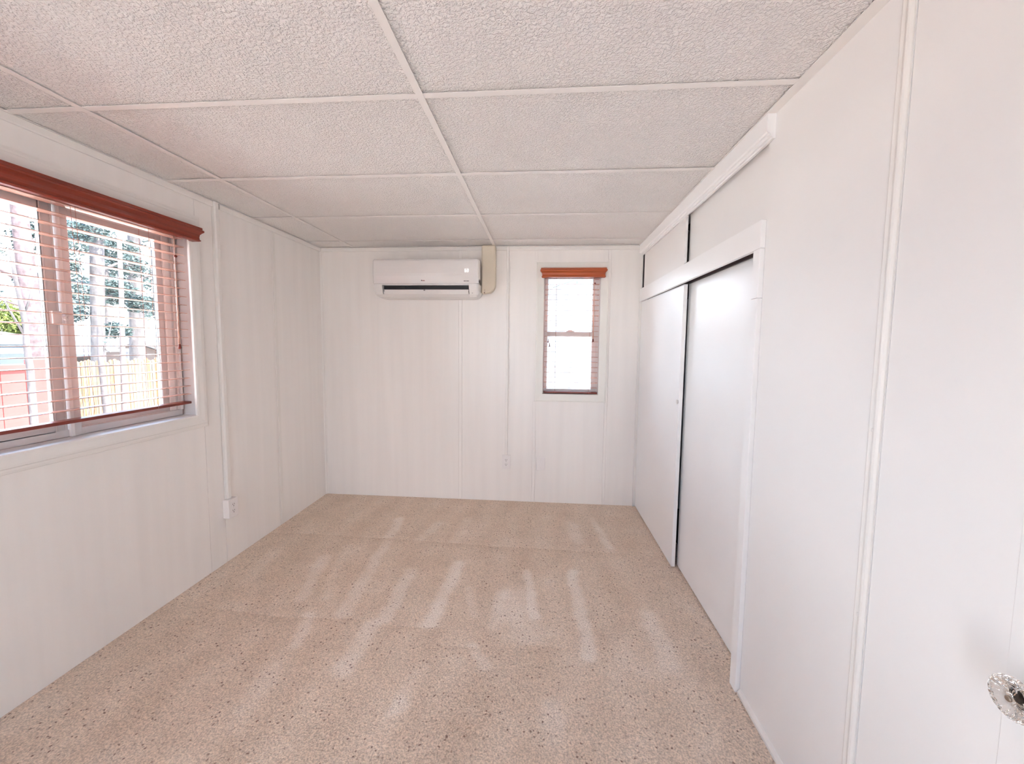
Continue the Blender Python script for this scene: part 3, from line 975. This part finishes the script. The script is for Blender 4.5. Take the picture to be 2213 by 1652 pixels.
wand(bl, axL, 1.985, .008, 1.925, 1.812, 1.325)
wand(bb, axB, .415, -.006, 1.925, 1.880, 1.395)
for u, sway in ((1.545, .000), (1.562, .003)):
    mk('lift_cord', lambda b: tube(b, [axL(u - .012, .000, 1.925), axL(u - .004, .000, 1.55), axL(u, .002, 1.22), axL(u + .004 + sway, .002, 1.08), axL(u + sway * .5, .002, 1.045)], .0008, 5), 'cord', bl)
for u, z in ((.040, 1.405), (.053, 1.372)):
    mk('lift_cord', lambda b: tube(b, [axB(u, -.006, 1.925), axB(u, -.006, z)], .0008, 5), 'cord', bb)
    mk('tassel', lambda b: tube(b, [axB(u, -.006, z + .012), axB(u, -.006, z - .004), axB(u, -.006, z - .020)], [.002, .0035, .0065], 10), 'rail', bb, smooth=True)
# ------------------------------------------------------------------ outside: ground, fences, houses, trees
GZ = -.62
MT['ground'] = mat('dry_ground', (.62, .56, .50), .95, .15, (1.2, 1.2, 1.2))
g = bxo('ground', 'ground', -60, 40, -40, 60, GZ - .1, GZ)
struct(g, 'dry pale yard ground outside')
MT['redfence'] = wood_mat('red_stained_boards', (.17, .040, .036), .10, 3, .7)
MT['tanfence'] = m_brickish('tan_cedar_pickets', (.125, .060, .028), (.135, .112, .082), 22, .5)
MT['siding'] = mat('pale_blue_siding', (.205, .24, .255), .6, .02, (1, 1, 1))
MT['white_out'] = mat('white_siding', (.26, .28, .29), .6, .02, (2, 2, 2))
MT['bark'] = mat('grey_brown_bark', (.065, .058, .057), .9, .25, (14, 14, 4), .6, 12, .02)
MT['bark2'] = mat('sun_dapple_painted_bark', (.085, .062, .062), .9, .35, (16, 16, 9), .6, 12, .02)  # strong colour variation paints the sun dapples onto the bark
MT['pole'] = mat('pale_stem_bark', (.09, .075, .07), .9, .12, (9, 9, 3))
MT['roofw'] = mat('white_roofing', (.18, .19, .21), .6, .03, (2, 2, 2))
MT['gable'] = mat('brown_gable_board', (.07, .055, .05), .8, .05, (3, 3, 3))
MT['needle'] = mat('blue_green_needles', (.04, .055, .052), .7, .3, (2, 2, 2))
MT['leafy'] = mat('yellow_green_leaves', (.11, .13, .035), .7, .3, (3, 3, 3))

red = empty('board_fence', (-8, 4, GZ))
tag(red, 'red stained board fence outside the left half of the wide window', 'fence')
def redboards(b):
    y = 1.5
    k = 0
    while y < 6.2:
        w = .29
        top = .985 + (.07 if y > 5.5 else 0) + .006 * math.sin(k * 2.1)
        box(b, -8.02 - .004 * (k % 2), -8.0, y + .004, min(y + w, 6.23) - .004, GZ, top)
        y += w; k += 1
mk('boards', redboards, 'redfence', red, bevel=.004)
mk('fence_rail', lambda b: (box(b, -8.0, -7.965, 1.5, 5.55, .900, .985)), 'redfence', red, bevel=.01)
tan = empty('picket_fence', (-8, 9, GZ))
tag(tan, 'tan cedar picket fence with uneven tops outside the right half of the wide window', 'fence')
def pickets(b):
    y = 6.25; k = 0
    r = random.Random(3)
    while y < 13:
        w = .062 + r.uniform(-.01, .012)
        top = .995 + r.uniform(-.035, .03)
        d = r.uniform(0, .014)
        prism(b, [(y + .004, GZ), (y + w - .004, GZ), (y + w - .004, top - .025), (y + w / 2, top), (y + .004, top - .025)], 0, -8.03 - d, -8.005 - d)
        y += w; k += 1
pk = mk('pickets', pickets, 'tanfence', tan)
mk('fence_rail', lambda b: (box(b, -8.07, -8.045, 6.25, 13, .70, .79), box(b, -8.07, -8.045, 6.25, 13, -.3, -.21)), 'tanfence', tan)

# gabled shed beyond the picket fence
shed = empty('gabled_house', (-17, 14.4, GZ))
tag(shed, 'small house with brown gable and white roof beyond the tan fence', 'house')
mk('wall', lambda b: prism(b, [(13.25, GZ), (15.75, GZ), (15.75, .90), (14.45, 1.33), (13.25, .90)], 0, -19.5, -16.2), 'gable', shed)
mk('roof', lambda b: (loft(b, [[(-19.8, 14.45, 1.42), (-15.8, 14.45, 1.42), (-15.8, 14.45, 1.36), (-19.8, 14.45, 1.36)], [(-19.8, 16.2, .86), (-15.8, 16.2, .86), (-15.8, 16.2, .80), (-19.8, 16.2, .80)]]),
                      loft(b, [[(-19.8, 14.45, 1.42), (-15.8, 14.45, 1.42), (-15.8, 14.45, 1.36), (-19.8, 14.45, 1.36)], [(-19.8, 12.9, .86), (-15.8, 12.9, .86), (-15.8, 12.9, .80), (-19.8, 12.9, .80)]])), 'roofw', shed)
blue = empty('blue_roofed_house', (-17, 9.5, GZ))
tag(blue, 'low house with pale blue roof and white carport beyond the red fence', 'house')
mk('roof', lambda b: prism(b, [(8.2, 1.95), (10.2, 1.72), (12.3, 1.32), (12.3, 1.20), (8.2, 1.20)], 0, -20, -16.3), 'siding', blue, bevel=.02)
mk('wall', lambda b: box(b, -19.8, -16.5, 8.4, 12.2, GZ, 1.20), 'siding', blue)
mk('carport', lambda b: (box(b, -16.4, -13.5, 8.4, 12.3, 1.00, 1.09), box(b, -13.7, -13.6, 8.5, 8.6, GZ, 1.0), box(b, -13.7, -13.6, 12.1, 12.2, GZ, 1.0)), 'roofw', blue)


for _k in ('redfence', 'tanfence', 'siding', 'white_out', 'bark', 'bark2', 'pole', 'roofw', 'gable', 'needle', 'leafy', 'ground'):
    MT[_k].node_tree.nodes['Principled BSDF'].inputs['Specular IOR Level'].default_value = .08


def leaf_cloud(name, cs, n, size, m, parent, seed, flat=.5, kind=None):
    r = np.random.default_rng(seed)
    c = np.array([q[:3] for q in cs]); rad = np.array([q[3:] for q in cs])
    i = r.integers(0, len(cs), n)
    d = r.normal(size=(n, 3)); d /= np.linalg.norm(d, axis=1)[:, None]
    p = c[i] + d * rad[i] * (r.uniform(.15, 1, n) ** .6)[:, None]
    a = r.normal(size=(n, 3)); a[:, 2] *= flat; a /= np.linalg.norm(a, axis=1)[:, None]
    b2 = np.cross(a, r.normal(size=(n, 3))); b2 /= np.linalg.norm(b2, axis=1)[:, None]
    s = size * r.uniform(.6, 1.4, n)[:, None]
    v = np.stack([p - a * s, p + b2 * s * .35, p + a * s, p - b2 * s * .35], 1).reshape(-1, 3)
    f = np.arange(4 * n).reshape(n, 4)
    me = bpy.data.meshes.new(name)
    me.from_pydata(v.tolist(), [], f.tolist())
    me.materials.append(MT[m])
    o = bpy.data.objects.new(name, me)
    COL.objects.link(o)
    if parent is not None:
        o.parent = parent; o.matrix_parent_inverse = parent.matrix_world.inverted()
    return o


def tree(label, base, pts, radii, m, clouds, n, lm, seed, size=.12, branches=()):
    root = empty('tree', base)
    tag(root, label, 'tree', 'trees outside the wide window')
    mk('trunk', lambda b: tube(b, pts, radii, 12), m, root, smooth=True)
    for br in branches:
        mk('branch', lambda b, br=br: tube(b, br[0], br[1], 6), m, root, smooth=True)
    if clouds:
        leaf_cloud('crown', clouds, n, size, lm, root, seed)
    return root


# thick pine at the left, behind the red fence
tree('thick pine with sun dapples painted into its reddish bark at the far left of the window view', (-10.6, 7.60, GZ),
     [(-10.6, 7.62, GZ), (-10.6, 7.60, 1.1), (-10.6, 7.57, 1.7), (-10.6, 7.53, 2.45), (-10.6, 7.50, 3.4), (-10.6, 7.47, 4.2), (-10.6, 7.4, 6.5)], [.185, .175, .165, .145, .13, .115, .07], 'bark2',
     [(-11.2, 6.6, 4.4, .7, .8, .5), (-11.2, 7.0, 3.2, .5, .6, .35), (-11.0, 7.6, 5.0, .8, .7, .5), (-11.4, 6.3, 3.6, .6, .6, .35), (-10.8, 6.9, 5.8, .9, 1.0, .7), (-11.1, 8.0, 3.6, .35, .4, .4), (-11.2, 7.0, 2.3, .4, .45, .3), (-11.2, 8.05, 2.6, .3, .3, .3)], 6500, 'needle', 11, .055,
     branches=(([(-10.6, 7.5, 2.5), (-10.8, 7.0, 2.9), (-11.0, 6.4, 3.2)], [.05, .035, .015]), ([(-10.6, 7.5, 2.0), (-10.8, 7.1, 2.2), (-11.0, 6.7, 2.7)], [.03, .02, .01]),
               ([(-10.6, 7.5, 3.2), (-10.6, 7.75, 3.5), (-10.6, 7.95, 3.6)], [.04, .03, .015])))
tree('thin crooked grey sapling in front of the red fence', (-7.2, 5.06, GZ),
     [(-7.2, 5.06, GZ), (-7.2, 5.055, .2), (-7.2, 5.055, .6), (-7.2, 5.06, .95), (-7.2, 5.040, 1.26), (-7.2, 5.045, 1.6), (-7.2, 4.98, 2.2), (-7.2, 4.93, 3.0)], [.042, .042, .040, .038, .034, .030, .022, .010], 'bark',
     None, 0, 'needle', 1, branches=(([(-7.2, 5.04, 1.4), (-7.22, 4.93, 1.7), (-7.24, 4.8, 2.1)], [.018, .012, .006]), ([(-7.2, 5.04, 1.7), (-7.2, 5.12, 1.95), (-7.2, 5.2, 2.3)], [.014, .010, .005])))
tree('thick grey trunk with drooping foliage left of centre in the right window pane', (-10.2, 8.4, GZ),
     [(-10.2, 8.40, GZ), (-10.2, 8.41, 1.0), (-10.2, 8.44, 1.75), (-10.2, 8.50, 2.8), (-10.2, 8.56, 4.1), (-10.2, 8.6, 6.5)], [.135, .125, .120, .125, .12, .08], 'bark',
     [(-10.4, 9.1, 4.3, .5, .4, .35), (-10.3, 9.3, 3.2, .5, .45, .28), (-10.2, 8.9, 2.6, .4, .35, .22), (-10.3, 8.5, 3.8, .5, .35, .3), (-10.4, 9.6, 2.3, .4, .35, .25), (-10.4, 9.4, 5.2, .7, .7, .5), (-10.5, 8.1, 3.0, .35, .3, .25), (-10.5, 8.2, 2.0, .35, .3, .25), (-10.4, 9.0, 1.6, .3, .35, .2)], 6500, 'needle', 5, .05,
     branches=(([(-10.2, 8.45, 2.2), (-10.2, 8.85, 2.5), (-10.2, 9.3, 2.6)], [.05, .035, .015]), ([(-10.2, 8.5, 2.9), (-10.2, 8.95, 3.2), (-10.2, 9.5, 3.2)], [.04, .03, .015])))
tree('thin forked grey sapling in front of the tan fence', (-7.3, 6.06, GZ),
     [(-7.3, 6.10, GZ), (-7.3, 6.083, .1), (-7.3, 6.060, .72), (-7.3, 6.048, 1.1), (-7.3, 6.052, 1.5), (-7.3, 6.07, 2.0)], [.045, .043, .040, .036, .028, .012], 'bark',
     [(-7.35, 6.30, 1.62, .12, .13, .10), (-7.35, 6.22, 1.36, .10, .10, .08)], 90, 'needle', 15, .022,
     branches=(([(-7.3, 6.05, 1.12), (-7.3, 6.16, 1.32), (-7.33, 6.26, 1.58), (-7.33, 6.30, 1.75)], [.014, .010, .007, .004]), ([(-7.3, 6.05, 1.38), (-7.3, 6.14, 1.20), (-7.32, 6.22, 1.16), (-7.32, 6.30, 1.32)], [.010, .008, .006, .004])))
tree('slim pale pole-like tree right of the thin forked sapling', (-7.4, 6.46, GZ),
     [(-7.4, 6.44, GZ), (-7.4, 6.455, .1), (-7.4, 6.489, 1.17), (-7.4, 6.536, 2.3), (-7.4, 6.559, 3.4), (-7.4, 6.58, 4.4)], [.040, .040, .036, .034, .032, .02], 'pole', None, 0, 'needle', 2)
tree('stout grey trunk behind the tan fence near the right window edge', (-12.5, 11.4, GZ),
     [(-12.5, 11.38, GZ), (-12.5, 11.40, 1.03), (-12.5, 11.435, 1.9), (-12.5, 11.48, 3.3), (-12.5, 11.51, 4.7), (-12.5, 11.5, 8)], [.20, .19, .18, .17, .15, .1], 'bark',
     [(-12.5, 12.1, 4.8, .8, .7, .45), (-12.6, 11.0, 4.0, .7, .5, .4), (-12.3, 12.5, 3.2, .6, .6, .4), (-12.6, 11.4, 5.8, .9, .8, .6), (-12.4, 12.9, 2.2, .5, .6, .4), (-12.6, 10.9, 2.7, .4, .4, .3), (-12.5, 13.2, 4.0, .6, .6, .5)], 8000, 'needle', 8, .06,
     branches=(([(-12.5, 11.5, 3.2), (-12.5, 12.2, 3.6), (-12.4, 12.9, 3.5)], [.05, .04, .02]), ([(-12.5, 11.5, 2.2), (-12.5, 12.2, 2.4), (-12.4, 12.8, 2.2)], [.04, .03, .01])))
tree('distant grey-green tree seen between the trunks', (-24, 21, GZ),
     [(-24, 20.5, GZ), (-24, 20.5, 2.0), (-24, 20.3, 6), (-24, 20.2, 10)], [.25, .22, .18, .10], 'bark',
     [(-24, 19.4, 6.6, 1.6, 1.5, 1.0), (-24, 21.6, 5.0, 1.5, 1.4, .9), (-24, 19.2, 3.9, 1.3, 1.1, .8), (-24, 21.0, 8.6, 1.9, 1.9, 1.2), (-24, 23.0, 3.4, 1.2, 1.3, .9)], 6000, 'needle', 21, .12)
bush = empty('bush', (-20.5, 13, GZ))
tag(bush, 'yellow-green bush rising behind the blue roofed house', 'bush')
mk('stems', lambda b: (tube(b, [(-20.5, 13, GZ), (-20.5, 13.0, 1.6)], .06, 8), tube(b, [(-20.5, 13.4, GZ), (-20.5, 13.5, 1.4)], .05, 8)), 'bark', bush)
leaf_cloud('leaves', [(-20.5, 12.9, 2.0, .7, .7, .75), (-20.5, 13.7, 2.2, .6, .6, .7), (-20.5, 14.3, 1.9, .6, .5, .5)], 6000, .08, 'leafy', bush, 31, 1)

# neighbouring house seen through the back window
nb = empty('neighbour_house', (1.0, 6.2, GZ))
tag(nb, 'pale sided neighbour house close outside the back window', 'house')
mk('wall', lambda b: prism(b, [(-3.4, GZ), (.9, GZ), (.9, 2.52), (-3.4, 1.10)][:0] or [(-2.6, GZ), (.47, GZ), (.47, 2.33), (-.2, 2.09), (-2.6, 1.24)], 1, 6.0, 9.0), 'siding', nb)
def laps(b):
    z = GZ
    while z < 2.2:
        x0 = max(-2.6, -2.6 + (z - 1.24) / (2.33 - 1.24) * 3.07 + .12)
        prism(b, [(5.988, z), (6.0, z), (6.0, z + .10)], 0, x0, .47); z += .105
mk('siding_laps', laps, 'siding', nb)
mk('roof', lambda b: loft(b, [[(-2.9, 5.8, 1.14), (-2.9, 9.2, 1.14), (-2.9, 9.2, 1.20), (-2.9, 5.8, 1.20)], [(.60, 5.8, 2.38), (.60, 9.2, 2.38), (.60, 9.2, 2.44), (.60, 5.8, 2.44)]]), 'white_out', nb)
mk('porch_wall', lambda b: box(b, .47, 4.0, 6.25, 9.0, GZ, 2.3), 'white_out', nb)
